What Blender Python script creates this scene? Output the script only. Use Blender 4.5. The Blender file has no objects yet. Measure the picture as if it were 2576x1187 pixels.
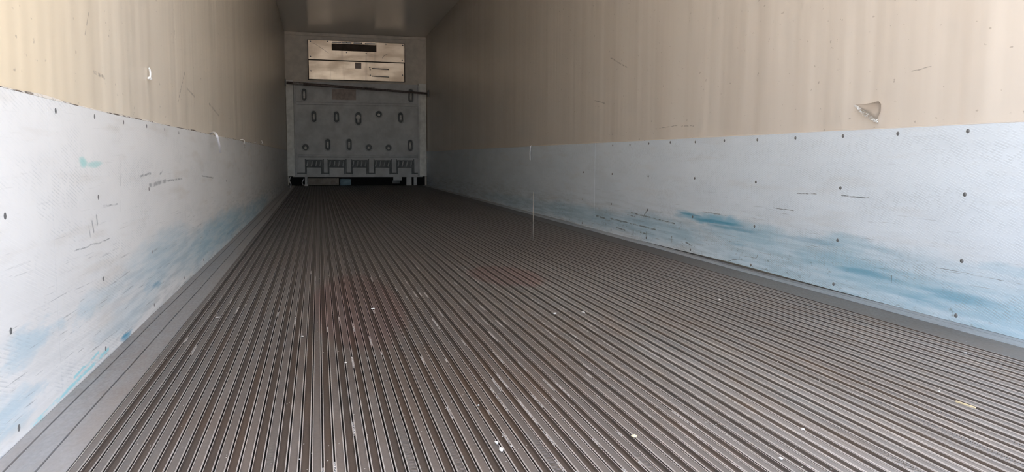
import bpy, bmesh, math, random
from mathutils import Vector, Matrix
random.seed(7)
C = bpy.context.scene.collection
SC = bpy.context.scene
PI = math.pi

# ------------------------------------------------------------------ room sizes (metres)
W = 2.49          # inner width of the trailer
H = 2.705         # inner height
D = 14.50         # inner face of the front wall
Y0 = 0.36         # open rear end
HS = 0.623        # top of the scuff panels

# ------------------------------------------------------------------ camera
def look(yaw, pitch, roll):
    cy, sy, cp, sp = math.cos(yaw), math.sin(yaw), math.cos(pitch), math.sin(pitch)
    f = Vector((sy*cp, cy*cp, -sp)); r = Vector((cy, -sy, 0)); u = r.cross(f)
    r2 = math.cos(roll)*r + math.sin(roll)*u
    u2 = -math.sin(roll)*r + math.cos(roll)*u
    return Matrix((r2, u2, -f)).transposed()
cam = bpy.data.cameras.new('camera')
co = bpy.data.objects.new('camera', cam); C.objects.link(co)
cam.sensor_fit = 'HORIZONTAL'; cam.sensor_width = 36.0
cam.lens = 36.0*1955.14/2576
cam.clip_start = 0.02; cam.clip_end = 300
co.matrix_world = Matrix.Translation((0.53505, 0, 0.51172)) @ look(0.243989, 0.0998184, 0.0059621).to_4x4()
SC.camera = co

# ------------------------------------------------------------------ daylight
world = bpy.data.worlds.new('daylight'); SC.world = world; world.use_nodes = True
wt = world.node_tree; wt.nodes.clear()
wo = wt.nodes.new('ShaderNodeOutputWorld'); wb = wt.nodes.new('ShaderNodeBackground')
sky = wt.nodes.new('ShaderNodeTexSky'); sky.sky_type = 'NISHITA'; sky.sun_disc = False
sky.sun_elevation = math.radians(48); sky.sun_rotation = math.radians(70)
sky.air_density = 1.0; sky.dust_density = 2.5; sky.ozone_density = 1.0
mixw = wt.nodes.new('ShaderNodeMix'); mixw.data_type = 'RGBA'
mixw.inputs[0].default_value = 0.28
mixw.inputs[7].default_value = (5.2, 5.2, 5.2, 1)          # thin bright cloud
wt.links.new(sky.outputs[0], mixw.inputs[6]); wt.links.new(mixw.outputs[2], wb.inputs[0])
wb.inputs[1].default_value = 0.30
wt.links.new(wb.outputs[0], wo.inputs[0])
sl = bpy.data.lights.new('sun', 'SUN'); sl.energy = 7.0; sl.angle = math.radians(0.6); sl.color = (1, .91, .79)
so = bpy.data.objects.new('sun', sl); C.objects.link(so)
so.rotation_euler = Vector((-.62, -.28, -.73)).to_track_quat('-Z', 'Y').to_euler()
pl = bpy.data.lights.new('door_portal', 'AREA'); pl.shape = 'RECTANGLE'; pl.size = W; pl.size_y = H
po = bpy.data.objects.new('door_portal', pl); C.objects.link(po)
po.location = (W/2, Y0+.002, H/2); po.rotation_euler = (PI/2, 0, 0)
pl.cycles.is_portal = True
SC.view_settings.view_transform = 'Standard'; SC.view_settings.look = 'None'
SC.view_settings.gamma = 1; SC.view_settings.use_curve_mapping = False
SC.view_settings.exposure = 1.72
SC.cycles.max_bounces = 20; SC.cycles.diffuse_bounces = 16; SC.cycles.glossy_bounces = 6
SC.cycles.use_denoising = True; SC.cycles.use_adaptive_sampling = True; SC.cycles.adaptive_threshold = 0.015
SC.cycles.caustics_reflective = True; SC.cycles.blur_glossy = 0.5
SC.cycles.sample_clamp_indirect = 6

# ------------------------------------------------------------------ material helper
class MT:
    def __init__(s, name, rough=.5, metal=0.0, spec=.5, world=False):
        s.m = bpy.data.materials.new(name); s.m.use_nodes = True
        s.t = s.m.node_tree; s.b = s.t.nodes['Principled BSDF']
        s.b.inputs['Roughness'].default_value = rough; s.b.inputs['Metallic'].default_value = metal
        s.b.inputs['Specular IOR Level'].default_value = spec
        tc = s.t.nodes.new('ShaderNodeTexCoord'); s.P = tc.outputs['Object']
        if world: s.P = s.t.nodes.new('ShaderNodeNewGeometry').outputs['Position']      # one coordinate frame for all the rails
        sp = s.t.nodes.new('ShaderNodeSeparateXYZ'); s.t.links.new(s.P, sp.inputs[0])
        s.x, s.y, s.z = sp.outputs
    def put(s, sock, v):
        if isinstance(v, bpy.types.NodeSocket): s.t.links.new(v, sock)
        elif v is not None:
            if isinstance(v, (tuple, list)) and len(v) == 3 and sock.type == 'RGBA': v = (*v, 1)
            sock.default_value = v
    def math(s, op, a, b=None, c=None, clamp=False):
        n = s.t.nodes.new('ShaderNodeMath'); n.operation = op; n.use_clamp = clamp
        for i, v in enumerate((a, b, c)): s.put(n.inputs[i], v)
        return n.outputs[0]
    def vec(s, sx, sy, sz, ox=0, oy=0, oz=0):
        n = s.t.nodes.new('ShaderNodeMapping'); s.t.links.new(s.P, n.inputs[0])
        n.inputs['Scale'].default_value = (sx, sy, sz); n.inputs['Location'].default_value = (ox, oy, oz)
        return n.outputs[0]
    def noise(s, v, scale=1.0, detail=3, rough=.55, dist=0):
        n = s.t.nodes.new('ShaderNodeTexNoise'); s.t.links.new(v, n.inputs['Vector'])
        n.inputs['Scale'].default_value = scale; n.inputs['Detail'].default_value = detail
        n.inputs['Roughness'].default_value = rough; n.inputs['Distortion'].default_value = dist
        return n.outputs[0]
    def ramp(s, v, a, b, lo=0.0, hi=1.0):                      # smooth step from a to b
        n = s.t.nodes.new('ShaderNodeMapRange'); n.interpolation_type = 'SMOOTHSTEP'
        s.put(n.inputs[0], v)
        for i, q in enumerate((a, b, lo, hi)): n.inputs[i+1].default_value = q
        return n.outputs[0]
    def mix(s, f, a, b, mode='MIX'):
        n = s.t.nodes.new('ShaderNodeMix'); n.data_type = 'RGBA'; n.blend_type = mode
        s.put(n.inputs[0], f); s.put(n.inputs[6], a); s.put(n.inputs[7], b)
        return n.outputs[2]
    def bump(s, h, dist=.001, strength=1.0):
        n = s.t.nodes.new('ShaderNodeBump'); n.inputs['Strength'].default_value = strength
        n.inputs['Distance'].default_value = dist; s.put(n.inputs['Height'], h)
        s.t.links.new(n.outputs[0], s.b.inputs['Normal'])
    def col(s, c): s.put(s.b.inputs['Base Color'], c)
    def rough(s, r): s.put(s.b.inputs['Roughness'], r)
    def blob(s, y, z, ry, rz, k, w1, w2):                      # soft elliptic patch in the wall plane
        a = s.math('MULTIPLY', s.math('SUBTRACT', s.math('ADD', s.y, w1), y), 1/ry)
        b = s.math('MULTIPLY', s.math('SUBTRACT', s.math('ADD', s.z, w2), z), 1/rz)
        d = s.math('ADD', s.math('MULTIPLY', a, a), s.math('MULTIPLY', b, b))
        return s.ramp(d, 1.0, 0.0, 0.0, k)
    def seg(s, y0, z0, y1, z1, w):                             # thin scratch between two points of the wall
        L2 = (y1-y0)**2+(z1-z0)**2
        dy = s.math('SUBTRACT', s.y, y0); dz = s.math('ADD', s.math('SUBTRACT', s.z, z0), s.wob())
        h = s.math('MULTIPLY_ADD', dy, (y1-y0)/L2, s.math('MULTIPLY', dz, (z1-z0)/L2), True)
        h = s.math('MINIMUM', s.math('MAXIMUM', h, 0.0), 1.0)
        ey = s.math('MULTIPLY_ADD', h, -(y1-y0), dy); ez = s.math('MULTIPLY_ADD', h, -(z1-z0), dz)
        d = s.math('ADD', s.math('MULTIPLY', ey, ey), s.math('MULTIPLY', ez, ez))
        return s.ramp(d, (w*1.5)**2, 0.0)
    def wob(s):
        if not hasattr(s, '_w'): s._w = s.math('MULTIPLY', s.math('SUBTRACT', s.noise(s.P, 16, 4, .6), .5), .010)
        return s._w
    def maxof(s, lst):
        r = lst[0]
        for q in lst[1:]: r = s.math('MAXIMUM', r, q)
        return r

def flat(name, colr, rough=.6, metal=0.0, spec=.4, var=.25, sc=40):
    m = MT(name, rough, metal, spec)
    n = m.noise(m.P, sc, 4)
    f = m.ramp(n, .3, .7)
    m.col(m.mix(f, tuple(c*(1-var) for c in colr), tuple(min(1, c*(1+var*.5)) for c in colr)))
    m.bump(n, .0006, .4)
    return m.m

# upper wall: aged cream fibreglass sheet
def wall_material(name, base, dark, seed, scr, door_warmth=None):
    m = MT(name, .36, 0, .5)
    st = m.noise(m.vec(1, 2.2, .12, seed, seed, 0), 2.0, 5, .6)       # vertical run marks
    st2 = m.noise(m.vec(1, 9.0, .25, seed+5, 3, 0), 1.5, 3, .6)
    cl = m.noise(m.vec(1, .5, .7, 3, seed, 1), 1.3, 3)
    f = m.math('ADD', m.math('MULTIPLY', m.ramp(st, .38, .70), .55), m.math('MULTIPLY', m.ramp(st2, .4, .75), .10))
    f = m.math('ADD', f, m.math('MULTIPLY', m.ramp(cl, .35, .75), .25), None, True)
    c = m.mix(f, base, dark)
    if door_warmth: c = m.mix(m.ramp(m.math('ADD', m.y, m.math('MULTIPLY', cl, .8)), 3.2, 1.7, 0, .75), c, door_warmth)      # warm bounce light from the yard painted in near the doors
    spk = m.ramp(m.noise(m.vec(1, 1, 1.6, seed, 0, 0), 38, 2, .5), .70, .76, 0, .45)
    c = m.mix(spk, c, (.30, .25, .20))
    scm = m.maxof([m.seg(*q) for q in scr])
    brk = m.ramp(m.noise(m.P, 60, 2), .40, .55)
    c = m.mix(m.math('MULTIPLY', m.math('MULTIPLY', scm, brk), .6), c, (.22, .19, .16))
    m.col(c)
    m.bump(m.math('ADD', m.math('MULTIPLY', m.noise(m.vec(1, 3.0, .2, 0, seed, 0), 1.5, 2), 6.0), m.math('MULTIPLY', m.noise(m.P, 220, 2), .05)), .004, .5)
    return m.m

# lower wall: white embossed scuff panel with blue rub marks
def scuff_material(name, sgn, base, blobs, segs, seed, strong=None, teal=None, paint=None):
    m = MT(name, .5, 0, .35)
    w1 = m.math('MULTIPLY', m.math('SUBTRACT', m.noise(m.vec(1, 3, 14, seed, 0, 0), 2.0, 4), .5), .55)
    w2 = m.math('MULTIPLY', m.math('SUBTRACT', m.noise(m.vec(1, 2.5, 9, 0, seed, 4), 2.0, 4), .5), .07)
    streak = m.noise(m.vec(1, 1.6, 26, seed, 2, 0), 2.0, 6, .66)
    cloud = m.noise(m.vec(1, 1.4, 4, 7, seed, 0), 1.6, 4)
    c = m.mix(m.ramp(cloud, .35, .7), base, tuple(q*.95 for q in base))
    # grey grime low on the panel
    low = m.ramp(m.math('ADD', m.z, w2), .34, .06)
    g = m.math('MULTIPLY', m.math('MULTIPLY', low, m.ramp(streak, .42, .66)), .55)
    c = m.mix(m.math('MULTIPLY', g, m.ramp(m.math('ADD', m.y, w1), 1.7, 2.8, .35, 1.0)), c, (.45, .49, .51))
    warm = m.math('MULTIPLY', m.ramp(m.noise(m.vec(1, .9, 7, 1, seed, 9), 2.0, 3), .52, .72), .35 if sgn > 0 else .15)
    c = m.mix(warm, c, (.62, .58, .52))
    bl = m.maxof([m.blob(*q, w1, w2) for q in blobs])
    bl = m.math('MULTIPLY', bl, m.ramp(streak, .30, .60, .6, 1.0))
    c = m.mix(bl, c, (.27, .545, .71))
    if strong:
        st = m.maxof([m.blob(*q, m.math('MULTIPLY', w1, .25), m.math('MULTIPLY', w2, .25)) for q in strong])
        c = m.mix(m.math('MULTIPLY', st, m.ramp(streak, .32, .55, .5, 1)), c, (.055, .32, .50))
    if teal: c = m.mix(m.maxof([m.blob(*q, m.math('MULTIPLY', w1, .2), m.math('MULTIPLY', w2, .3)) for q in teal]), c, (.30, .68, .66))
    if paint: c = m.mix(m.math('MULTIPLY', m.maxof([m.seg(*q) for q in paint]), m.ramp(m.noise(m.vec(1, 5, 30, 2, 2, 2), 2, 3), .40, .52, .15, .8)), c, (.30, .73, .80))
    # emboss: short slanting ribs
    ph = m.math('MULTIPLY', m.math('MULTIPLY_ADD', m.z, 2.8*sgn, m.y), 2*PI/.0235)
    ph = m.math('ADD', ph, m.math('MULTIPLY', m.noise(m.P, 16, 1), 3.0))
    wv = m.math('SINE', ph)
    brk = m.ramp(m.noise(m.vec(1, 1.0, 1.0, seed, seed, 0), 42, 2), .36, .60)
    rib = m.math('MULTIPLY', m.ramp(wv, .1, .95), brk)
    ribdirt = m.math('MULTIPLY', m.math('MULTIPLY', m.ramp(wv, -.2, -.95), brk), m.ramp(m.noise(m.vec(1, 1.2, 5, seed, 8, 2), 2.2, 3), .40 if sgn < 0 else .47, .66, .03, .38 if sgn < 0 else .30))
    if sgn < 0: ribdirt = m.math('MULTIPLY', ribdirt, m.ramp(m.math('ADD', m.z, w2), .26, .14, .8, 1.7), None, True)
    c = m.mix(ribdirt, c, (.33, .39, .43))
    scr = m.ramp(m.noise(m.vec(1, 2.0, 80, seed, 5, 0), 2.4, 4, .6), .63, .70)
    c = m.mix(m.math('MULTIPLY', scr, m.ramp(m.z, .46, .05, .10, .55)), c, (.20, .23, .25))
    if sgn < 0:                                                # small nicks and scuffs, thickest low on the sheet past the doorway
        nk = m.math('MULTIPLY', m.ramp(m.noise(m.vec(1, 13, 30, 4, seed, 1), 2.0, 3, .6), .60, .68), m.ramp(m.noise(m.vec(1, .8, 3, 2, 2, seed), 2.0, 2), .42, .56))
        c = m.mix(m.math('MULTIPLY', nk, m.ramp(m.z, .30, .05, 0, .55)), c, (.20, .26, .30))
    if segs:
        sm = m.maxof([m.seg(*q) for q in segs])
        c = m.mix(m.math('MULTIPLY', sm, m.ramp(m.noise(m.P, 24, 4), .36, .58, .12, .85 if sgn < 0 else .60)), c, (.16, .19, .21))
    m.col(c)
    m.bump(rib, .0010, .26)
    return m.m

M = {}
M['wall_left'] = wall_material('cream_sheet_left', (.88, .805, .69), (.79, .71, .60), 3.1,  # base also holds some of the warm light on this side
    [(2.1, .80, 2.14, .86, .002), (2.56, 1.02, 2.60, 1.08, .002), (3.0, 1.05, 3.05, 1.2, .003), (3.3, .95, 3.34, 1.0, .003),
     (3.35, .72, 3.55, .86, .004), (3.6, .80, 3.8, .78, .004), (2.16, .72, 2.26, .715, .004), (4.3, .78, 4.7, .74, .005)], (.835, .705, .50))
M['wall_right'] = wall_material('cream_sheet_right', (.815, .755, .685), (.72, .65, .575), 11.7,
    [(4.05, .70, 4.35, .69, .002), (3.85, .69, 4.0, .695, .002), (5.2, .9, 5.4, .93, .003), (2.18, .82, 2.3, .81, .0015), (4.8, 1.1, 5.1, 1.2, .004)])
M['scuff_left'] = scuff_material('white_scuff_sheet_left', 1.0, (.835, .845, .85),
    [(1.60, .165, .18, .035, .42), (1.95, .150, .16, .035, .32), (2.75, .10, .28, .05, .40), (2.20, .16, .40, .04, .24), (3.0, .16, .8, .12, .40),
     (4.6, .10, 1.9, .13, .62), (6.8, .06, 2.6, .11, .55), (1.50, .06, .18, .05, .40), (2.45, .07, .5, .05, .25)],
    [(2.72, .416, 3.0, .424, .006), (3.0, .424, 3.35, .421, .003), (2.16, .384, 2.30, .382, .002), (2.35, .51, 2.345, .43, .0014), (2.33, .39, 2.325, .36, .0014),
     (2.05, .355, 2.06, .33, .004), (2.09, .365, 2.095, .345, .004), (2.02, .345, 2.03, .32, .003), (2.6, .45, 2.75, .455, .003), (2.9, .45, 2.95, .46, .003),
     (3.9, .42, 4.3, .40, .003), (1.9, .30, 2.2, .297, .0015)], 2.3,
    strong=[(2.33, .012, .09, .014, .95), (2.77, .085, .07, .018, .5), (5.2, .05, .5, .02, .4)], teal=[(1.99, .497, .05, .016, .7), (2.09, .490, .09, .010, .55)], paint=[(1.58, .008, 1.90, .014, .004), (1.90, .014, 2.14, .020, .004), (1.85, .026, 2.05, .034, .003)])
M['scuff_right'] = scuff_material('sky_tinted_scuff_sheet_right', -1.0, (.795, .885, .98),  # bluish sky light on this side is put into the base
    [(3.62, .205, .52, .035, .95), (3.2, .15, .62, .09, .62), (2.55, .10, .55, .10, .72), (2.15, .075, .45, .085, .72), (1.78, .06, .45, .09, .68),
     (2.55, .19, .35, .05, .50), (2.6, .07, 1.6, .17, .48), (4.3, .10, 1.0, .10, .55), (5.6, .09, 1.6, .09, .52), (1.75, .19, .35, .03, .38), (7.6, .07, 2.0, .08, .35)],
    [(4.658, .167, 4.025, .150, .0035), (4.72, .150, 4.6, .147, .003), (5.027, .103, 4.278, .092, .004), (4.399, .207, 4.468, .155, .004), (5.3, .10, 5.1, .094, .005),
     (3.403, .014, 3.36, .030, .0015), (3.36, .030, 3.308, .034, .0015), (3.308, .034, 3.303, .062, .0015), (3.303, .058, 3.164, .060, .0015), (3.164, .060, 3.152, .080, .0015),
     (3.28, .085, 3.29, .062, .002), (4.612, .055, 4.612, .030, .006), (4.402, .062, 4.398, .040, .007), (4.05, .070, 4.045, .045, .006), (4.50, .055, 4.40, .052, .004),
     (2.101, .166, 1.70, .160, .0009), (2.594, .376, 2.44, .374, .002), (2.88, .372, 2.75, .375, .0018), (3.871, .06, 3.80, .048, .003), (2.30, .11, 2.30, .085, .0015),
     (4.9, .05, 4.75, .045, .004), (3.7, .24, 3.45, .236, .002), (3.05, .30, 2.9, .298, .0015)], 9.4,
    strong=[(3.55, .196, .34, .013, .75), (3.40, .178, .30, .012, .55), (3.85, .215, .15, .008, .55), (2.75, .185, .25, .014, .35), (2.42, .10, .22, .016, .5), (2.15, .05, .16, .016, .35), (2.0, .085, .2, .02, .35), (3.35, .105, .12, .01, .3)])

def floor_mat(name, base, stain, amt, rough, metal, ripple=0.0, darken=True, zone_tones=True):
    m = MT(name, rough, metal, .4, True)
    oi = m.t.nodes.new('ShaderNodeObjectInfo').outputs['Random']
    n1 = m.noise(m.vec(6, 1.0, 1), 2.0, 4)
    n2 = m.noise(m.vec(1.6, .9, 1, 5, 2, 0), 1.5, 3)
    fine = m.noise(m.vec(1, .5, 1), 160, 3)
    c = m.mix(m.ramp(fine, .3, .75), base, tuple(q*.66 for q in base))
    c = m.mix(m.ramp(m.noise(m.vec(2.5, .5, 1), 26, 4, .6), .42, .68, 0, .5), c, tuple(q*w_ for q, w_ in zip(base, (.74, .64, .56))))   # blotchy grime
    f = m.math('MULTIPLY', m.math('ADD', m.ramp(n1, .42, .68, 0, .6), m.ramp(n2, .42, .62, 0, .6)), amt, None, True)
    f = m.math('MULTIPLY', f, m.ramp(m.math('ADD', m.y, m.math('MULTIPLY', n2, 2.0)), 4.2, 2.2, .12, 1.0))   # rust and mud carried in at the doorway end
    c = m.mix(f, c, stain)
    f = m.math('MULTIPLY', f, m.math('MAXIMUM', m.ramp(m.x, 1.3, .35, .45, 1.0), m.ramp(m.x, 1.55, 1.9, .45, 1.0)))
    door_falloff = m.ramp(m.math('ADD', m.y, m.math('MULTIPLY', n2, 1.4)), 2.9, 1.6, 0, .60)        # lighter and browner towards the doorway, light falloff put into the colour
    c = m.mix(door_falloff, c, tuple(q*1.5+w_ for q, w_ in zip(base, (.040, .022, .010))))
    if darken: c = m.mix(m.math('MULTIPLY', m.math('MAXIMUM', m.math('MULTIPLY', m.ramp(m.math('ADD', m.x, m.math('MULTIPLY', n2, .5)), 1.75, 1.05), m.ramp(m.math('ADD', m.x, m.math('MULTIPLY', m.y, -.12)), .0, .25, .25, 1.0)), m.ramp(m.y, 2.9, 4.2)), m.ramp(m.y, 7.0, 4.8, .3, 1.0)), c, (.72, .665, .63), 'MULTIPLY')        # darker and browner on the left and middle, and right across deeper in
    if zone_tones: c = m.mix(m.math('MULTIPLY', m.ramp(m.math('ADD', m.x, m.math('MULTIPLY', n2, .5)), 1.25, 1.75), m.ramp(m.y, 4.4, 2.6)), c, (1.20, 1.24, 1.27), 'MULTIPLY')        # lighter and slightly cooler on the right
    if zone_tones: c = m.mix(m.ramp(m.math('ADD', m.y, m.math('MULTIPLY', n2, 1.5)), 3.6, 7.0, 0, .72), c, tuple(.10+.20*q for q in (base[0], base[0]*1.03, base[0]*1.07)))        # evens out to neutral grey deeper inside
    if zone_tones:                                                    # two faint reddish spills
        red = None
        for cx, cy, rx, ry in ((.66, 2.75, .17, .75), (1.32, 3.28, .17, .34)):
            a = m.math('MULTIPLY', m.math('SUBTRACT', m.x, cx), 1/rx); b = m.math('MULTIPLY', m.math('SUBTRACT', m.math('ADD', m.y, m.math('MULTIPLY', n1, .3)), cy+.15), 1/ry)
            d = m.ramp(m.math('ADD', m.math('MULTIPLY', a, a), m.math('MULTIPLY', b, b)), 1.05, .55)
            red = d if red is None else m.math('MAXIMUM', red, d)
        c = m.mix(red, c, (.98, .78, .78), 'MULTIPLY')
    c = m.mix(m.math('MULTIPLY', oi, .30), c, tuple(q*.55 for q in base))
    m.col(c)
    if ripple:
        ph = m.math('ADD', m.math('MULTIPLY', m.y, 2*PI/.0052), m.math('MULTIPLY', m.noise(m.P, 30, 1), 6))
        on = m.math('MULTIPLY', m.ramp(oi, .85, .87), m.ramp(m.noise(m.vec(1, 1.2, 1), 2, 2), .46, .54))
        h = m.math('MULTIPLY', m.math('SINE', ph), on)
        m.bump(m.math('MULTIPLY_ADD', h, 1.1, m.math('MULTIPLY', fine, .8)), .0009, .8)
    else:
        m.bump(fine, .0012, .5)
    return m.m
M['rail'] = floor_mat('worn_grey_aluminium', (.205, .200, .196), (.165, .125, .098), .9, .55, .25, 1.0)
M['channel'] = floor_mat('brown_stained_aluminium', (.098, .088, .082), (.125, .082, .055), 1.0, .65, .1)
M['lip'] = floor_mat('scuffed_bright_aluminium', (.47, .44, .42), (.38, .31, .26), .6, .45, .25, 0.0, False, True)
M['gap_shade'] = flat('black_gap_shade', (.012, .012, .013), .9)  # black for the painted shade in the gap under the bulkhead
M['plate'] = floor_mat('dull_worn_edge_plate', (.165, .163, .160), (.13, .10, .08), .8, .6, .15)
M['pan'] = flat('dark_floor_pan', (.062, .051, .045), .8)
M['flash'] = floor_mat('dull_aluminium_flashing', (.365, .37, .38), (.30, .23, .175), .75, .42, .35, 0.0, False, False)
M['flash_right'] = floor_mat('aluminium_flashing_blue_reflection', (.50, .53, .56), (.42, .42, .42), .3, .36, .4, 0.0, False, False)  # paler blue base paints in the reflection of the blue panels
M['ceiling'] = MT('cream_gloss_ceiling', .27, 0, .7); M['ceiling'].col((.93, .90, .86)); M['ceiling'] = M['ceiling'].m
M['front'] = flat('cream_front_wall', (.77, .71, .64), .5, sc=8, var=.12)
M['post'] = flat('pale_corner_post', (.93, .93, .91), .45, sc=10, var=.15)
M['bulk'] = flat('grey_moulded_plastic', (.66, .67, .69), .55, sc=6, var=.15)
M['bulkdark'] = flat('dark_grey_plastic', (.22, .23, .24), .7, sc=10)
M['browndark'] = flat('dark_brown_plastic', (.10, .075, .06), .7, sc=10)
M['bolt'] = flat('dull_zinc', (.93, .92, .90), .4, .0)
M['labelm'] = flat('faded_paper_label', (.48, .41, .38), .6, sc=14)
M['screw'] = flat('weathered_screw', (.23, .235, .24), .55, .3, sc=300)
M['white'] = flat('white_plastic', (.82, .81, .84), .4, var=.06)
M['fibre'] = flat('white_torn_fibreglass', (.96, .97, .94), .8, sc=220, var=.22)
M['bar'] = flat('dark_steel_bar', (.20, .16, .16), .45, .4)
M['barhi'] = flat('bare_steel', (.45, .42, .42), .4, .6)
M['wood'] = flat('raw_pine', (.86, .73, .47), .7, sc=60)
M['pale'] = flat('pale_paper_scrap', (.80, .78, .75), .8)
M['crumb'] = flat('dried_dirt_crumbs', (.62, .58, .54), .9, sc=400, var=.5)
M['board'] = flat('dirty_board', (.32, .29, .26), .8, sc=12)
M['bluescrap'] = flat('blue_plastic_scrap', (.22, .34, .42), .6, sc=12)
M['ground'] = flat('pale_concrete_yard', (.60, .55, .49), .85, sc=1.2)
def metal_sheet():
    m = MT('stained_aluminium_sheet', .38, .85, .5)
    n = m.noise(m.vec(1.0, 1, 2.5), 2.2, 5)
    st = m.noise(m.vec(5, 1, .5), 2.0, 4)
    c = m.mix(m.ramp(n, .35, .65), (.76, .655, .54), (.62, .51, .40))
    c = m.mix(m.ramp(st, .55, .72, 0, .6), c, (.50, .41, .33))
    m.col(c); m.rough(m.ramp(n, .3, .7, .34, .46))
    m.bump(m.noise(m.vec(1, 1, 1.5), 3.0, 2), .012, .5)
    return m.m
M['evap'] = metal_sheet()
def caulk(name, lo, hi):
    m = MT(name, .8)
    n = m.noise(m.vec(1, 4.2, 1), 2.0, 4, .6)
    m.col(m.mix(m.ramp(n, lo, hi), (.72, .68, .62), (.12, .095, .075)))
    return m.m
M['caulk_left'] = caulk('cracked_sealant', .48, .56); M['caulk_right'] = caulk('pale_cracked_sealant', .62, .70)

# ------------------------------------------------------------------ geometry helpers
def link(name, bm, mats, parent=None, smooth=False):
    me = bpy.data.meshes.new(name); bm.normal_update(); bm.to_mesh(me); bm.free()
    for m in (mats if isinstance(mats, (list, tuple)) else [mats]): me.materials.append(m)
    if smooth:
        for p in me.polygons: p.use_smooth = True
    o = bpy.data.objects.new(name, me); C.objects.link(o)
    if parent: o.parent = parent
    return o
def tag(o, label=None, cat=None, group=None, kind=None):
    for k, v in (('label', label), ('category', cat), ('group', group), ('kind', kind)):
        if v: o[k] = v
    return o
def empty(name, loc, label=None, cat=None, group=None, kind=None):
    o = bpy.data.objects.new(name, None); C.objects.link(o); o.location = loc
    o.empty_display_size = .1
    return tag(o, label, cat, group, kind)
def box(bm, x0, x1, y0, y1, z0, z1, mi=0, bev=0.0):
    v = [bm.verts.new((x, y, z)) for z in (z0, z1) for y in (y0, y1) for x in (x0, x1)]
    fs = [bm.faces.new([v[i] for i in q]) for q in ((0, 2, 3, 1), (4, 5, 7, 6), (0, 1, 5, 4), (2, 6, 7, 3), (0, 4, 6, 2), (1, 3, 7, 5))]
    for f in fs: f.material_index = mi
    if bev:
        es = list({e for f in fs for e in f.edges})
        bmesh.ops.bevel(bm, geom=es, offset=bev, segments=2, affect='EDGES', profile=.6)
    return bm
def B(*a, **k): return box(bmesh.new(), *a, **k)
def tube(pts, r, n=8, squash=1.0, caps=True, taper=None):
    bm = bmesh.new(); rings = []
    P = [Vector(p) for p in pts]
    up = Vector((0, 0, 1)); prev = None
    for i, p in enumerate(P):
        t = (P[min(i+1, len(P)-1)]-P[max(i-1, 0)]).normalized()
        if prev is None: s = t.cross(up if abs(t.z) < .9 else Vector((1, 0, 0))).normalized()
        else: s = (prev - t*prev.dot(t)).normalized()
        prev = s; u = t.cross(s); rr = r*(taper[i] if taper else 1)
        rings.append([bm.verts.new(p + s*math.cos(2*PI*k/n)*rr + u*math.sin(2*PI*k/n)*rr*squash) for k in range(n)])
    for a, b in zip(rings, rings[1:]):
        for k in range(n): bm.faces.new((a[k], a[(k+1) % n], b[(k+1) % n], b[k]))
    if caps:
        bm.faces.new(rings[0][::-1]); bm.faces.new(rings[-1])
    bmesh.ops.recalc_face_normals(bm, faces=bm.faces[:])
    return bm
def smooth_path(pts, k=5):
    P = [Vector(p) for p in pts]; out = []
    for i in range(len(P)-1):
        a, b, c, d = P[max(i-1, 0)], P[i], P[i+1], P[min(i+2, len(P)-1)]
        for j in range(k):
            t = j/k
            out.append(.5*((2*b)+(-a+c)*t+(2*a-5*b+4*c-d)*t*t+(-a+3*b-3*c+d)*t**3))
    out.append(P[-1]); return out
def hnoise(*a):
    from mathutils import noise
    return noise.noise(Vector(a))

# ------------------------------------------------------------------ setting: yard outside, shell
g = B(-40, 40, -60, 40, -1.5, -1.35); tag(link('ground', g, M['ground']), 'pale concrete yard under and behind the trailer', kind='structure')

def wall_side(name, X, s, mat):                               # gently buckled sheet, s = direction into the room
    bm = bmesh.new(); ny, nz = 150, 10
    ys = [Y0+(D-Y0)*i/ny for i in range(ny+1)]; zs = [-.03+(H+.03)*j/nz for j in range(nz+1)]
    gr = []
    for y in ys:
        gr.append([bm.verts.new((X+s*(.0035*hnoise(y*1.6, z*.25, X)+.0015*hnoise(y*4, z*.4, X+9)-.004), y, z)) for z in zs])
    for i in range(ny):
        for j in range(nz):
            q = (gr[i][j], gr[i+1][j], gr[i+1][j+1], gr[i][j+1])
            bm.faces.new(q if s > 0 else q[::-1])
    xo = X-s*.07
    bk = [bm.verts.new((xo, y, z)) for y, z in ((Y0, -.03), (D, -.03), (D, H), (Y0, H))]
    bm.faces.new(bk[::-1] if s > 0 else bk)
    def side(path, a, b): bm.faces.new([*path, b, a])
    side([gr[0][j] for j in range(nz+1)], bk[0], bk[3]); side([gr[ny][j] for j in range(nz, -1, -1)], bk[2], bk[1])
    side([gr[i][nz] for i in range(ny+1)], bk[3], bk[2]); side([gr[i][0] for i in range(ny, -1, -1)], bk[1], bk[0])
    bmesh.ops.recalc_face_normals(bm, faces=bm.faces[:])
    return link(name, bm, mat, smooth=False)
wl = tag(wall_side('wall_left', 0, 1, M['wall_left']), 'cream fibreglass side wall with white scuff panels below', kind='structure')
wr = tag(wall_side('wall_right', W, -1, M['wall_right']), 'cream fibreglass side wall with a torn flap, blue-marked scuff panels below', kind='structure')
for o in (wl, wr):
    for p in o.data.polygons[:1500]: p.use_smooth = True
tag(link('ceiling', B(-.07, W+.07, Y0, D+.1, H, H+.08), M['ceiling']), 'cream ceiling', kind='structure')

# front wall with corner posts
fw = tag(link('wall_front', B(-.07, W+.07, D, D+.1, -.1, H), M['front']), 'dull cream front end wall of the trailer', kind='structure')
for x0, x1 in ((.004, .135), (W-.150, W-.004)):
    bm = B(x0, x1, D-.10, D-.002, .165, 1.86, bev=.012)
    box(bm, x0+.03, x1-.03, D-.112, D-.098, .175, 1.80, bev=.004)
    link('corner_post', bm, M['post'], fw)
bm = B(.004, W-.004, D-.035, D-.002, H-.06, H-.004, bev=.008); link('top_rail', bm, M['front'], fw)

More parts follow.
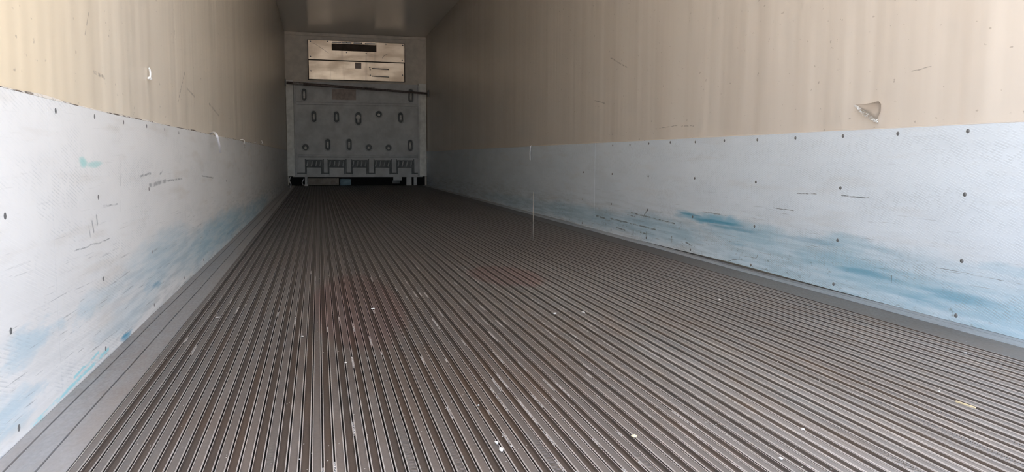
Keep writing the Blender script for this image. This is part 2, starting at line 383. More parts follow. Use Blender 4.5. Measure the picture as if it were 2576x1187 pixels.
# ------------------------------------------------------------------ floor: pan, rails and channels
fl = tag(link('floor', B(-.03, W+.03, Y0, D, -.055, -.0115), M['pan']), 'ribbed aluminium trailer floor running to the front bulkhead', kind='structure')
P2 = .0385; WS = .0165
def strip_mesh(name, mid, seed, mats):
    rnd = random.Random(seed)
    prof = [(0, -.0110), (0, .0002), (.0006, .0015), (.0018, .0015), (.0025, mid), (.0140, mid), (.0147, .0015), (.0159, .0015), (.0165, .0002), (.0165, -.0110)]
    fm = [2, 1, 1, 0, 0, 0, 1, 1, 2]
    n = 34; bm = bmesh.new(); prev = None
    y = [Y0+(D-.03-Y0)*(i/n)**1.5 for i in range(n+1)]
    for i in range(n+1):
        dx = rnd.uniform(-1, 1)*.0004; dz = rnd.uniform(-1, 1)*.0004
        ring = [bm.verts.new((x-WS/2+dx+(rnd.uniform(-1, 1)*.0002 if k in (2, 3, 6, 7) else 0), y[i], z+(dz if z > -.01 else 0))) for k, (x, z) in enumerate(prof)]
        if prev:
            for k in range(len(prof)-1):
                f = bm.faces.new((prev[k], ring[k], ring[k+1], prev[k+1])); f.material_index = fm[k]
        else: bm.faces.new(ring)
        prev = ring
    bm.faces.new(prev[::-1])
    bmesh.ops.recalc_face_normals(bm, faces=bm.faces[:])
    me = bpy.data.meshes.new(name); bm.to_mesh(me); bm.free()
    for q in mats: me.materials.append(q)
    return me
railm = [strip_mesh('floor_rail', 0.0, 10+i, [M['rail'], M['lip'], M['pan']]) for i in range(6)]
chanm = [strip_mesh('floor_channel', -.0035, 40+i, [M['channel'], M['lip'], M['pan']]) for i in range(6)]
x = .1305+WS/2; k = 0; slots = []
while x+WS/2 < 2.292:
    me = (railm if k % 2 == 0 else chanm)[random.randrange(6)]
    o = bpy.data.objects.new('floor_rail' if k % 2 == 0 else 'floor_channel', me); C.objects.link(o)
    o.parent = fl; o.location = (x, 0, 0)
    slots.append(x+WS/2+.0014)
    x += P2/2; k += 1
XEND = x-P2/2+WS/2
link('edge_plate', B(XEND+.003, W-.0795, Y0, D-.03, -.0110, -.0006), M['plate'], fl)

# aluminium floor flashing along both walls
def flashing(name, X, s, label):
    prof = [(.0085, -.0110), (.0085, .003), (.012, .0042), (.0285, .0012), (.0295, -.004), (.0315, -.004), (.0325, .0015), (.0785, .0012), (.0795, -.004), (.0815, -.004), (.0825, .0012), (.1275, .0002), (.1288, -.0110)]
    if X > 1: prof = prof[:8]+[(.0788, -.0110)]
    n = 60; bm = bmesh.new(); prev = None
    for i in range(n+1):
        y = Y0+(D-.02-Y0)*(i/n)**1.3
        ring = [bm.verts.new((X+s*(px+.0022*hnoise(y*1.7, px*3, X)), y, pz+(.0012*hnoise(y*1.1, px*20, X+4) if pz > -.01 else 0))) for px, pz in prof]
        if prev:
            for k in range(len(prof)-1):
                bm.faces.new((prev[k], ring[k], ring[k+1], prev[k+1]))
            bm.faces.new((prev[-1], ring[-1], ring[0], prev[0]))
        else: bm.faces.new(ring)
        prev = ring
    bm.faces.new(prev[::-1]); bmesh.ops.recalc_face_normals(bm, faces=bm.faces[:])
    return tag(link(name, bm, M['flash' if X < 1 else 'flash_right']), label, kind='structure')
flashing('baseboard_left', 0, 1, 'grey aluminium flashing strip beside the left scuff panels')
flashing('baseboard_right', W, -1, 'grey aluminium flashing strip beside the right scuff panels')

# ------------------------------------------------------------------ scuff panels with screws
def screw_mesh(T):
    bm = bmesh.new(); n = 10
    a = [bm.verts.new((0, .0075*math.cos(2*PI*i/n), .0075*math.sin(2*PI*i/n))) for i in range(n)]
    b = [bm.verts.new((T, .0055*math.cos(2*PI*i/n), .0055*math.sin(2*PI*i/n))) for i in range(n)]
    c = bm.verts.new((T*.6, 0, 0))
    for i in range(n):
        bm.faces.new((a[i], a[(i+1) % n], b[(i+1) % n], b[i])); bm.faces.new((b[i], b[(i+1) % n], c))
    me = bpy.data.meshes.new('screw'); bm.to_mesh(me); bm.free(); me.materials.append(M['screw'])
    for p in me.polygons: p.use_smooth = True
    return me
SCREW = {1: screw_mesh(.0006), -1: screw_mesh(.0022)}      # the left ones sit flush
TH = .0055
def face_x(X, s, y, z):                                       # sheet surface: lower edge stands off the wall a little
    bul = (.006 if X > 1 else .002)*max(0, 1-z/.12)*(.5+hnoise(y*.8, X, 2))
    if X > 1: bul += .010*max(0, 1-z/.16)*math.exp(-((y-3.2)/.9)**2)
    return TH+max(0, bul)+.0012*hnoise(y*2.2, z*3, X)
def low_z(X, y):
    if X < 1: return -.0045+.002*hnoise(y*1.3, X, 8)
    z = .0050+.003*hnoise(y*1.3, X, 8)
    if X > 1: z += .009*math.exp(-((y-3.3)/.7)**2)
    return z
def scuff(wall, X, s, y0, y1, mat, screws, top):
    bm = bmesh.new(); n = max(4, int((y1-y0)/.12)); nz = 9
    F = []
    for i in range(n+1):
        y = y0+(y1-y0)*i/n; lz = low_z(X, y); tz = top(y)
        F.append([bm.verts.new((X+s*face_x(X, s, y, lz+(tz-lz)*j/nz), y, lz+(tz-lz)*j/nz)) for j in range(nz+1)])
    for i in range(n):
        for j in range(nz): bm.faces.new((F[i][j], F[i+1][j], F[i+1][j+1], F[i][j+1]))
    ext = bmesh.ops.extrude_face_region(bm, geom=bm.faces[:])
    for v in ext['geom']:
        if isinstance(v, bmesh.types.BMVert): v.co.x -= s*.0045
    bmesh.ops.recalc_face_normals(bm, faces=bm.faces[:])
    pn = link('scuff_panel', bm, mat, wall)
    for y, z in screws:
        if y0 <= y < y1:
            o = bpy.data.objects.new('screw', SCREW[s]); C.objects.link(o); o.parent = pn
            o.location = (X+s*(face_x(X, s, y, z)-.0003), y, z)
            o.rotation_euler = (random.uniform(0, 2), 0, 0)
            if s < 0: o.rotation_euler = (0, 0, PI)
    return pn
def screw_grid(first, step, colx):
    S = []
    y = first; i = 0
    while y < 5.7:
        full = (i % 2 == 0)
        j = lambda: random.uniform(-.006, .006)
        if y < (3.4 if first > 1.45 else 5.1): S.append((y+j(), .604+j()*.5))
        if full and (first < 1.45 or y < 2.9):
            for z in (.408, .202, .026): S.append((y+j(), z+j()*.7))
        y += step; i += 1
    return S
SR = screw_grid(1.405, .300, 0)
SL = screw_grid(1.52, .2985, 0)+[(3.843, .030), (4.886, .367), (3.31, .026), (5.05, .03)]
topR = lambda y: HS+.0015*hnoise(y*2, 1, 5)
topL = lambda y: HS-.001+.010*max(0, (2.2-y))+.0015*hnoise(y*2, 3, 5)
for a, b in ((Y0+.01, 1.7685), (1.7692, 6.60), (6.604, 11.4), (11.404, D-.11)):
    scuff(wl, 0, 1, a, b, M['scuff_left'], SL, topL)
for a, b in ((Y0+.01, 5.35), (5.354, 10.2), (10.204, D-.11)):
    scuff(wr, W, -1, a, b, M['scuff_right'], SR, topR)
# sealant along the top edge of the panels
for wall, X, s, top in ((wl, 0, 1, topL), (wr, W, -1, topR)):
    bm = bmesh.new(); prev = None; n = 220
    for i in range(n+1):
        y = Y0+.02+(D-.2-Y0)*(i/n)**1.4
        w = .0022+.0035*max(0, hnoise(y*3.1, X, 1))*(1.5 if X < 1 else .5)
        z = top(y)+.0005
        ring = [bm.verts.new((X+s*px, y, pz)) for px, pz in ((.0005, z), (.0052, z), (.0042, z+w*.8), (.0005, z+w*1.3))]
        if prev:
            for k in range(4): bm.faces.new((prev[k], ring[k], ring[(k+1) % 4], prev[(k+1) % 4]))
        prev = ring
    bmesh.ops.recalc_face_normals(bm, faces=bm.faces[:])
    link('sealant_bead', bm, M['caulk_left' if X < 1 else 'caulk_right'], wall)

# torn flap in the right wall skin
bm = bmesh.new()
rows = [[(2.541, .717, .002), (2.528, .7125, .004), (2.508, .703, .012), (2.490, .695, .022), (2.468, .689, .032), (2.452, .680, .034), (2.440, .672, .030), (2.424, .655, .008)],
        [(2.541, .7175, .0012), (2.525, .7140, .003), (2.500, .7065, .010), (2.480, .7010, .017), (2.460, .6965, .023), (2.442, .690, .022), (2.430, .680, .016), (2.420, .660, .006)],
        [(2.541, .718, .001), (2.520, .7155, .002), (2.490, .711, .005), (2.468, .709, .009), (2.448, .706, .011), (2.432, .700, .010), (2.421, .690, .007), (2.414, .672, .003)],
        [(2.541, .7185, .0005), (2.515, .718, .0008), (2.482, .717, .001), (2.458, .718, .0015), (2.436, .721, .002), (2.418, .722, .002), (2.405, .712, .002), (2.406, .685, .0008)]]
G = [[bm.verts.new((W-.0025-h*.34, y, z)) for y, z, h in r] for r in rows]
for a, b in zip(G, G[1:]):
    for i in range(7): bm.faces.new((a[i], a[i+1], b[i+1], b[i]))
bmesh.ops.solidify(bm, geom=bm.faces[:], thickness=-.0016)
bmesh.ops.recalc_face_normals(bm, faces=bm.faces[:])
tf = link('torn_flap', bm, M['wall_right'], wr, smooth=True)
bm = bmesh.new(); rnd = random.Random(5)
edge = [(2.541, .716), (2.520, .708), (2.500, .699), (2.480, .693), (2.462, .686), (2.446, .675), (2.432, .662), (2.421, .653)]
for i in range(260):                                            # ragged white fibre along the tear
    t = rnd.random()*6.99; a, b = edge[int(t)], edge[int(t)+1]; u = t-int(t)
    y = a[0]+(b[0]-a[0])*u+rnd.uniform(-.004, .004); z = a[1]+(b[1]-a[1])*u-rnd.random()**1.3*(.004+.019*math.sin(PI*t/7))
    r = rnd.uniform(.0012, .0042)
    vs = [bm.verts.new((W-.001-rnd.random()*.008*(1 if q else 0), y+rnd.uniform(-1, 1)*r, z+rnd.uniform(-1, 1)*r)) for q in range(4)]
    for f in ((0, 1, 2), (0, 1, 3), (1, 2, 3), (0, 2, 3)): bm.faces.new([vs[q] for q in f])
bmesh.ops.recalc_face_normals(bm, faces=bm.faces[:])
tag(link('torn_fibre', bm, M['fibre'], wr), 'ragged white fibre along the tear', kind='stuff')
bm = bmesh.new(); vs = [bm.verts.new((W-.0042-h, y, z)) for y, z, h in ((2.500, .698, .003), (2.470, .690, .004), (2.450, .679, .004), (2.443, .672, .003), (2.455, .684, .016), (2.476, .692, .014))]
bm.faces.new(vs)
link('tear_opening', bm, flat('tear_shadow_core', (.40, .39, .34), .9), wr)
# small gouge in the left wall
bm = tube(smooth_path([(.001, 2.806, .800), (.004, 2.809, .79), (.004, 2.810, .775), (.001, 2.810, .765)]), .0028, 6, taper=None)
link('gouge', bm, M['fibre'], wl)
bm = tube(smooth_path([(.001, 2.795, .766), (.005, 2.808, .7645), (.001, 2.822, .767)]), .0045, 6); link('gouge', bm, M['fibre'], wl)

# ------------------------------------------------------------------ evaporator cover on the front wall
ev = empty('evaporator_cover', (1.25, 14.47, 1.88), 'stained aluminium evaporator cover with dark slot, high on the front wall', 'cover')
EY = 14.44
def E(bm, name, mat, par=ev, smooth=False):
    bmesh.ops.translate(bm, verts=bm.verts[:], vec=-Vector(ev.location))
    return link(name, bm, mat, par, smooth)
def plate_with_slot(x0, x1, z0, z1, sx0, sx1, sz0, sz1, y, t):
    bm = bmesh.new()
    xs = [x0, sx0, sx1, x1]; zs = [z0, sz0, sz1, z1]
    for i in range(3):
        for j in range(3):
            if (i, j) == (1, 1): continue
            bm.faces.new([bm.verts.new((xs[a], y, zs[b])) for a, b in ((i, j), (i+1, j), (i+1, j+1), (i, j+1))])
    bmesh.ops.remove_doubles(bm, verts=bm.verts[:], dist=1e-5)
    e = bmesh.ops.extrude_face_region(bm, geom=bm.faces[:])
    for v in e['geom']:
        if isinstance(v, bmesh.types.BMVert): v.co.y += t
    bmesh.ops.recalc_face_normals(bm, faces=bm.faces[:]); return bm
up = E(plate_with_slot(.403, 2.095, 2.232, 2.565, .806, 1.592, 2.398, 2.520, EY, .012), 'upper_panel', M['evap'])
lo = E(B(.403, 2.090, EY-.002, EY+.012, 1.885, 2.215, bev=.004), 'lower_panel', M['evap'])
E(B(.39, 2.105, EY+.013, 14.498, 1.878, 2.572), 'housing', M['browndark'])
grl = E(B(.80, 1.60, EY+.0125, EY+.02, 2.39, 2.53), 'outlet_grille', M['browndark'])
for q in range(9):
    xx = .84+q*.09
    E(B(xx, xx+.012, EY-.001, EY+.018, 2.399, 2.519), 'grille_bar', M['browndark'], grl)
def bolt(x, z, par, r=.012, y=EY):
    bm = bmesh.new(); bmesh.ops.create_cone(bm, cap_ends=True, segments=8, radius1=r, radius2=r*.7, depth=.014)
    bmesh.ops.rotate(bm, verts=bm.verts[:], matrix=Matrix.Rotation(PI/2, 3, 'X')); bmesh.ops.translate(bm, verts=bm.verts[:], vec=(x, y-.006, z))
    return E(bm, 'bolt', M['screw'], par)
for x_, z_ in ((.443, 2.541), (.438, 2.279), (2.064, 2.537), (2.054, 2.267), (.737, 2.55), (1.068, 2.546), (1.333, 2.543), (1.403, 2.538), (1.763, 2.545), (1.065, 2.372), (1.408, 2.368)): bolt(x_, z_, up)
for x_, z_ in ((.44, 2.03), (2.059, 2.004)): bolt(x_, z_, lo, y=EY-.002)
for i in range(4):                                              # pale strip of tape above the slot
    a = (.82, .99, 1.19, 1.42)[i]; b = (.97, 1.15, 1.32, 1.57)[i]
    E(B(a, b, EY-.003, EY-.0005, 2.526, 2.553), 'pale_strip', M['white'], up)
dl = E(B(1.209, 1.320, EY-.006, EY-.0015, 2.095, 2.200, bev=.002), 'data_plate', M['labelm'], lo)
for zz, xa, xb in ((2.100, 1.518, 1.802), (1.963, 1.516, 1.806)):
    bm = tube(smooth_path([(xa, EY+.002, zz+.004), (xa+.004, EY-.03, zz+.004), (xa+.03, EY-.045, zz+.003), (xb-.03, EY-.045, zz-.003), (xb-.004, EY-.03, zz-.004), (xb, EY+.002, zz-.004)], 4), .009, 6)
    E(bm, 'handle', M['barhi'], lo, True)
for xx, zz in ((1.47, 2.12), (1.475, 2.085), (1.478, 1.985)): bolt(xx, zz, lo, .012, EY-.002)
E(B(.42, .70, EY-.008, EY-.001, 1.915, 1.925), 'seam_lip', M['evap'], lo)
E(tube([(1.69, EY-.001, 2.29), (1.73, EY-.003, 2.34), (1.79, EY-.001, 2.37)], .0025, 5), 'dent_crease', M['labelm'], up)
E(tube([(.50, EY-.001, 2.51), (.63, EY-.003, 2.43), (.75, EY-.001, 2.35)], .0025, 5), 'dent_crease', M['labelm'], up)

# ------------------------------------------------------------------ return-air bulkhead
BY = 14.36
bk = empty('bulkhead', (1.25, 14.42, .167), 'grey moulded bulkhead with oval pockets and five louvred openings across the front', 'bulkhead')
def K(bm, name, mat, par=bk, smooth=False):
    bmesh.ops.translate(bm, verts=bm.verts[:], vec=-Vector(bk.location))
    return link(name, bm, mat, par, smooth)
tall = [(.314, 1.604, .045, .105), (2.196, 1.629, .05, .12), (.476, 1.225, .045, .100), (.868, 1.225, .045, .100), (1.251, 1.204, .055, .115),
        (2.009, 1.235, .045, .095), (.708, .730, .045, .105), (1.084, .735, .045, .105), (2.179, .730, .048, .105)]
rnds = [(1.616, 1.289, .058), (.322, .680, .058), (1.432, .687, .058), (1.785, .687, .058)]
def capsule(x, z, rx, rz, n=8):
    h = max(0, rz-rx); return [(x+rx*math.cos(PI*k/n), z+h+rx*math.sin(PI*k/n)) for k in range(n+1)]+[(x-rx*math.cos(PI*k/n), z-h-rx*math.sin(PI*k/n)) for k in range(n+1)]
def circle(x, z, r, n=16): return [(x+r*math.cos(2*PI*k/n), z+r*math.sin(2*PI*k/n)) for k in range(n)]
grs = [(.315, .612), (.707, 1.010), (1.118, 1.408), (1.521, 1.822), (1.930, 2.228)]
def sheet(outline, holes, y, t):                               # flat sheet with real openings, filled by a 2D curve
    cu = bpy.data.curves.new('tmp', 'CURVE'); cu.dimensions = '2D'; cu.fill_mode = 'BOTH'; cu.extrude = t/2
    for loop in [outline]+holes:
        sp = cu.splines.new('POLY'); sp.points.add(len(loop)-1); sp.use_cyclic_u = True
        for p, (a, b) in zip(sp.points, loop): p.co = (a, b, 0, 1)
    o = bpy.data.objects.new('tmp', cu); C.objects.link(o)
    dg = bpy.context.evaluated_depsgraph_get(); me = bpy.data.meshes.new_from_object(o.evaluated_get(dg))
    bm = bmesh.new(); bm.from_mesh(me); bpy.data.objects.remove(o); bpy.data.curves.remove(cu); bpy.data.meshes.remove(me)
    bmesh.ops.transform(bm, matrix=Matrix(((1, 0, 0, 0), (0, 0, 1, y), (0, 1, 0, 0), (0, 0, 0, 1))), verts=bm.verts[:])
    bmesh.ops.remove_doubles(bm, verts=bm.verts[:], dist=1e-6)
    bmesh.ops.recalc_face_normals(bm, faces=bm.faces[:]); return bm
out = [(.135, .170), (2.345, .170), (2.345, 1.80), (2.32, 1.83), (.165, 1.83), (.14, 1.80)]
holes = [capsule(x_, z_, a, b) for x_, z_, a, b in tall]+[circle(*q) for q in rnds]
holes += [[(a, .205), (b, .205), (b, .462), (a, .462)] for a, b in grs]
K(sheet(out, holes, BY+.03, .045), 'front_sheet', M['bulk'])
K(B(.135, 2.345, BY+.0535, BY+.075, .170, 1.83), 'back_sheet', M['bulkdark'])
for x_, z_, a, b in tall:
    bm = bmesh.new()
    pk = K(tube([(p[0], BY+.006, p[1]) for p in capsule(x_, z_, a+.006, b+.006)]+[(x_+a+.006, BY+.006, z_+max(0, b-a))], .010, 6, caps=False), 'pocket_rim', M['bulk'], smooth=True)
    bm = tube([(x_, BY+.02, z_-b+.045), (x_, BY+.018, z_), (x_, BY+.02, z_+b-.05)], .021, 8, taper=[.9, 1.0, .8])
    if abs(x_-1.251) < .01: bmesh.ops.create_uvsphere(bm, u_segments=10, v_segments=8, radius=.045, matrix=Matrix.Translation((x_, BY+.03, z_+.02)))
    K(bm, 'latch_bolt', M['bolt'], pk, True)
for x_, z_, r in rnds:
    pk = K(tube([(p[0], BY+.006, p[1]) for p in circle(x_, z_, r+.006)]+[(x_+r+.006, BY+.006, z_)], .010, 6, caps=False), 'pocket_rim', M['bulk'], smooth=True)
    bm = bmesh.new(); bmesh.ops.create_uvsphere(bm, u_segments=10, v_segments=8, radius=.026, matrix=Matrix.Translation((x_, BY+.028, z_-.01)))
    K(bm, 'latch_bolt', M['bolt'], pk, True)
for a, b in grs:
    gp = K(B(a+.012, b-.012, BY+.036, BY+.0535, .330, .462), 'louvre_frame', M['bulkdark'])
    for q in range(4):
        xx = a+.035+q*(b-a-.07)/3.0
        bm = tube([(xx-.012, BY+.034, .345), (xx, BY+.020, .39), (xx+.008, BY+.030, .445)], .013, 6, taper=[1.1, 1, .6])
        K(bm, 'louvre', M['bulk'], gp, True)
    K(B(a+.020, b-.025, BY+.004, BY+.0535, .172, .325, bev=.008), 'deflector', M['bulk'])
edges = [.150]+[v for g_ in grs for v in g_]+[2.335]
for q in range(0, 12, 2):                                       # raised pads between the openings
    pd = K(B(edges[q]+.02, edges[q+1]-.008, BY-.014, BY+.008, .232, .485, bev=.006), 'pad', M['bulk'])
    K(B(edges[q]+.004, edges[q+1]+.006, BY+.0025, BY+.0068, .208, .478), 'pad_shade', M['bulkdark'], pd)  # darker plate paints the shade around and under the pad
for zz in (1.435, 1.475, .520, .505, .548):
    K(tube([(.19, BY+.005, zz), (2.32, BY+.005, zz+.008)], .007, 6), 'ridge', M['bulk'], smooth=True)
for x_, z_, a, b in ((.66, 1.02, .05, .13), (1.05, .98, .05, .12), (1.45, .98, .06, .16), (1.80, 1.0, .07, .18), (.40, .95, .05, .12), (2.12, 1.02, .07, .12), (1.25, .9, .05, .12), (.9, .87, .05, .1), (1.62, .86, .05, .12)):
    bm = sheet(capsule(x_, z_, a, b), [], BY+.004, .008); K(bm, 'low_relief', M['bulk'])
K(B(.797, 1.215, BY+.002, BY+.0073, 1.530, 1.712), 'faded_label', M['labelm'])
K(B(.140, .172, BY-.012, BY+.07, .172, 1.82, bev=.006), 'side_rim', M['bulk'])
K(B(2.318, 2.350, BY-.012, BY+.07, .172, 1.82, bev=.006), 'side_rim', M['bulk'])
K(B(.10, 2.40, BY-.004, BY+.07, .155, .170, bev=.004), 'bottom_rail', M['bulk'])
def foot(x0, x1, z0, kind):
    bm = B(x0, x1, BY+.005, BY+.06, z0, .156, bev=.006)
    if kind: box(bm, x0+.01, x1-.01, BY-.012, BY+.006, z0+.02, z0+.05, bev=.004)
    return K(bm, 'foot', M['bulk'])
foot(1.865, 2.025, .09, 1); foot(2.105, 2.20, -.0005, 0); foot(2.24, 2.30, .0015, 1); foot(.30, .345, .0015, 0)
K(B(1.845, 1.99, BY+.01, BY+.05, .035, .092, bev=.004), 'foot', M['bulkdark'])

link('gap_shade_plate', B(.03, W-.03, D-.022, D-.001, -.019, .164), M['gap_shade'], fw)  # black plate stands in for the shade under the bulkhead
for xx in (.55, 1.25, 1.95): K(B(xx-.02, xx+.02, BY+.066, BY+.115, .16, .20), 'standoff', M['bulkdark'])
# debris under the bulkhead
o = link('board', B(-.27, .27, -.045, .045, -.062, .062, bev=.006), M['board']); o.location = (.62, 14.34, .066); o.rotation_euler = (-.16, 0, .02)
tag(o, 'dirty board standing on edge under the left half of the grey bulkhead', 'board')
bm = B(-.09, .09, -.03, .03, -.055, .055, bev=.01); bmesh.ops.subdivide_edges(bm, edges=bm.edges[:], cuts=1)
for v in bm.verts: v.co += Vector((random.uniform(-1, 1), random.uniform(-1, 1), random.uniform(-1, 1)))*.008
o = link('plastic_scrap', bm, M['bluescrap']); o.location = (1.01, 14.30, .063)
tag(o, 'blue plastic scrap lying at the right end of the dirty board', 'scrap')
o = link('paper_scrap', tube(smooth_path([(0, 0, .0), (-.02, -.01, .05), (.012, 0, .115)], 4), .013, 6, .5), M['white'], None, True); o.location = (.275, 14.21, .012)
tag(o, 'bright white scrap upright on the floor in front of the bulkhead, left', 'scrap')
o = link('paper_scrap', B(-.035, .035, -.004, .004, 0, .03, bev=.002), M['white']); o.location = (.33, 14.12, .002); o.rotation_euler = (-.5, 0, .6)
tag(o, 'small white scrap flat on the floor before the upright white one', 'scrap')
bm = tube(smooth_path([(0, 0, 0), (.01, -.01, .05), (-.012, 0, .11), (.006, 0, .17)], 4), .020, 7, .4)
o = link('wrap_strip', bm, M['white'], None, True); o.location = (.085, 13.30, .012)
tag(o, 'crumpled white strip standing in the far left floor corner', 'scrap')

# ------------------------------------------------------------------ load bar across the trailer
A, Bv = Vector((.012, 14.1, 1.782)), Vector((2.478, 14.1, 1.655))
d = (Bv-A).normalized()
lb = empty('load_bar', A, 'dark steel load bar wedged aslant between the side walls before the bulkhead', 'bar')
def Lb(bm, name, mat, smooth=True):
    bmesh.ops.translate(bm, verts=bm.verts[:], vec=-A); return link(name, bm, mat, lb, smooth)
Lb(tube([A+d*.02, A+d*1.35], .024, 10), 'outer_tube', M['bar'])
Lb(tube([A+d*1.33, Bv-d*.02], .019, 10), 'inner_tube', M['bar'])
for P_, q in ((A, 1), (Bv, -1)):
    Lb(B(P_.x-.008, P_.x+.008, P_.y-.05, P_.y+.05, P_.z-.06, P_.z+.06, bev=.005), 'foot_pad', M['bulkdark'], False)
Lb(tube([A+d*.12, A+d*.30], .027, 10), 'sleeve', M['barhi'])
Lb(tube(smooth_path([A+d*1.30, A+d*1.33+Vector((0, -.05, .02)), A+d*1.45+Vector((0, -.06, .02)), A+d*1.52+Vector((0, -.05, .015))], 4), .010, 6), 'ratchet_handle', M['barhi'])

# ------------------------------------------------------------------ loose strips hanging at the panel tops
def strip(name, pts, r, loc, label, sq=.55, mat='white'):
    L = Vector(loc)
    o = link(name, tube([p-L for p in smooth_path(pts, 5)], r, 8, sq), M[mat], None, True); o.location = L
    return tag(o, label, 'strip', None)
strip('plastic_strip', [(.003, 4.264, .627), (.02, 4.213, .632), (.035, 4.167, .630), (.050, 4.116, .616), (.055, 4.131, .593), (.055, 4.172, .564), (.050, 4.257, .531)], .0062, (.003, 4.264, .627),
      'long white plastic strip drooping in a hook from the left panel top')
strip('plastic_strip', [(.003, 5.858, .630), (.02, 5.850, .631), (.030, 5.856, .620), (.030, 5.836, .606), (.030, 5.911, .594), (.020, 5.957, .574)], .0055, (.003, 5.858, .630),
      'short curled grey-white strip on the left panel top, past the long hook', mat='pale')
strip('plastic_strip', [(.003, 8.02, .668), (.015, 7.932, .650), (.016, 7.928, .638), (.010, 7.893, .635)], .006, (.003, 8.02, .668),
      'tiny white strip nearest the bulkhead above the left panel top', mat='pale')
strip('plastic_strip', [(.004, 7.055, .628), (.014, 7.125, .634), (.010, 7.30, .630)], .0045, (.004, 7.055, .628),
      'tiny pale crumb of sealant between the two small strips, left wall', mat='pale')
strip('plastic_strip', [(W-.003, 7.10, .630), (2.470, 7.069, .624), (2.465, 7.064, .608), (2.465, 7.077, .56), (2.470, 7.086, .493)], .0052, (W-.003, 7.10, .630),
      'white plastic strip hanging straight down from the right panel top')
o = link('upright_streak', tube([(0, 0, -.004), (.001, 0, .10), (-.001, 0, .20), (.0, 0, .30)], .0022, 6, taper=[1, 1, .9, .5]), M['board'], None, True)  # faint upright streak, built as a thin tube
o.location = (1.8425, 4.702, .003); tag(o, 'thin grey streak standing upright on the floor near the right wall', 'strand')

# ------------------------------------------------------------------ litter on the floor
def chip(name, label, cat, loc, size, mat, rz=0, seed=0):
    rnd = random.Random(seed); bm = bmesh.new()
    bmesh.ops.create_icosphere(bm, subdivisions=1, radius=1)
    for v in bm.verts: v.co = Vector((v.co.x*size[0], v.co.y*size[1], v.co.z*size[2]))*rnd.uniform(.7, 1.25)
    zmin = min(v.co.z for v in bm.verts)
    for v in bm.verts: v.co.z -= zmin
    o = link(name, bm, M[mat]); o.location = loc; o.rotation_euler = (0, 0, rz); return tag(o, label, cat)
bm = B(-.0235, .0235, -.0022, .0022, 0, .003, bev=.0008)
for v in bm.verts: v.co.y *= 1-.5*(v.co.x+.0235)/.047
o = link('wood_splinter', bm, M['wood']); o.location = (1.845, 1.311, .0016); o.rotation_euler = (0, 0, math.atan2(-.033, .004))
tag(o, 'yellow wood splinter lying along a rib at the right front', 'splinter')
chip('paper_chip', 'white chip on the floor near the right flashing, beyond the yellow splinter', 'chip', (2.199, 1.678, .0015), (.007, .004, .002), 'pale', .4, 1)
chip('paper_chip', 'white chip in mid floor, right one of a pair', 'chip', (1.379, 2.406, .0015), (.004, .009, .003), 'pale', .3, 2)
chip('paper_chip', 'white chip in mid floor, left one of a pair', 'chip', (1.282, 2.413, .0015), (.007, .005, .003), 'pale', .3, 3)
chip('foam_crumb', 'bright white crumb on a lip by the lower edge, farther of two', 'crumb', (.8365, 1.317, .0015), (.0035, .008, .003), 'pale', .1, 4)
chip('foam_crumb', 'bright white crumb on a lip by the lower edge, nearer of two', 'crumb', (.8370, 1.282, .0015), (.0035, .007, .003), 'pale', -.1, 5)
chip('paper_chip', 'small white hook-shaped fleck in a brown channel at lower centre', 'chip', (.850, 1.546, -.0030), (.004, .002, .002), 'pale', .8, 6)
chip('paper_chip', 'grey-white paper fleck on the ribs beside the left flashing', 'chip', (.216, 2.587, .0015), (.012, .004, .002), 'pale', .3, 7)
chip('paper_chip', 'white fleck on the ribs left of centre, farther one', 'chip', (.482, 2.257, .0015), (.004, .006, .002), 'pale', .0, 8)
chip('paper_chip', 'white fleck on a dark channel left of centre', 'chip', (.593, 1.936, .0015), (.003, .006, .002), 'pale', .2, 9)
chip('wood_chip', 'tan wood chip between ribs at lower right of centre', 'chip', (1.0905, 1.291, .0012), (.007, .005, .003), 'wood', .2, 10)
chip('paper_chip', 'pale flake on the dark far floor beside the right wall', 'chip', (1.949, 2.535, .0015), (.006, .004, .002), 'pale', .2, 11)
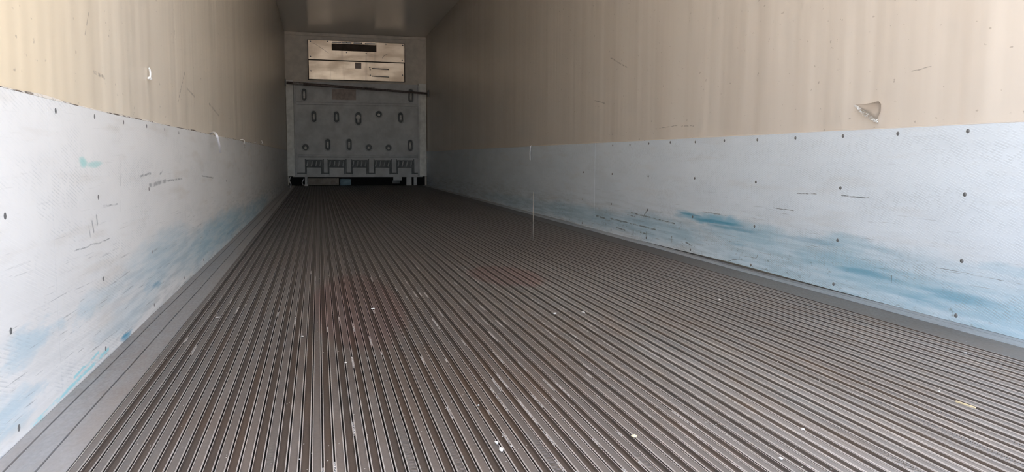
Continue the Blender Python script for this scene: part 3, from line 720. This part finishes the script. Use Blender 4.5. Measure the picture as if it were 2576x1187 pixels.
chip('paper_chip', 'white sliver at the right, up the same rib as the splinter', 'chip', (1.86, 1.40, .0015), (.004, .003, .002), 'pale', .2, 12)
chip('paper_chip', 'white fleck in the larger reddish patch on the floor, left of centre', 'chip', (.706, 2.628, .0015), (.007, .004, .002), 'pale', .2, 13)
chip('paper_chip', 'bright fleck at the lower right, on a pale dirt run', 'chip', (1.42, 1.258, .0015), (.003, .005, .002), 'pale', .2, 14)
chip('paper_chip', 'bright fleck right at the lower edge, right of centre', 'chip', (1.294, 1.135, .0015), (.004, .004, .002), 'pale', .2, 15)

# crumbs packed in the slots and scattered on the ribs: nobody could count them
bm = bmesh.new(); rnd = random.Random(21); NC = 0
def crumb(x, y, z, r, ry=None):
    ry = ry or r
    vs = [bm.verts.new((x+rnd.uniform(.5, 1)*r*a, y+rnd.uniform(.5, 1)*ry*b, z+rnd.uniform(.4, 1)*r*c)) for a, b, c in ((1, 1, -.4), (-1, 1, -.5), (0, -1, -.4), (0, 0, .8))]
    for f in ((0, 1, 3), (1, 2, 3), (2, 0, 3), (0, 2, 1)): bm.faces.new([vs[q] for q in f])
for sx in slots:
    # dirt runs are thickest right of the middle, near the open end
    dens = .22+2.0*math.exp(-((sx-1.25)/.42)**2)+.35*math.exp(-((sx-1.9)/.4)**2)
    for run in range(int(rnd.random()*6*dens+.4)):
        ys = .95+rnd.random()**1.5*2.6; ln = rnd.uniform(.01, .12)
        for q in range(int(ln/.0022)):
            yy = ys+q*.0022
            crumb(sx+rnd.uniform(-.0012, .0012), yy, -.0005+rnd.uniform(-.001, .0012), rnd.uniform(.0015, .0030))
for q in range(1500):
    yy = .95+rnd.random()**1.3*4.0; xx = rnd.uniform(.15, 2.35)
    crumb(xx, yy, .0022, rnd.uniform(.0006, .0019), rnd.uniform(.0008, .003))
bmesh.ops.recalc_face_normals(bm, faces=bm.faces[:])
tag(link('dirt_crumbs', bm, M['crumb']), 'pale dried dirt crumbs packed in the slots and strewn over the floor ribs', 'dirt', kind='stuff')
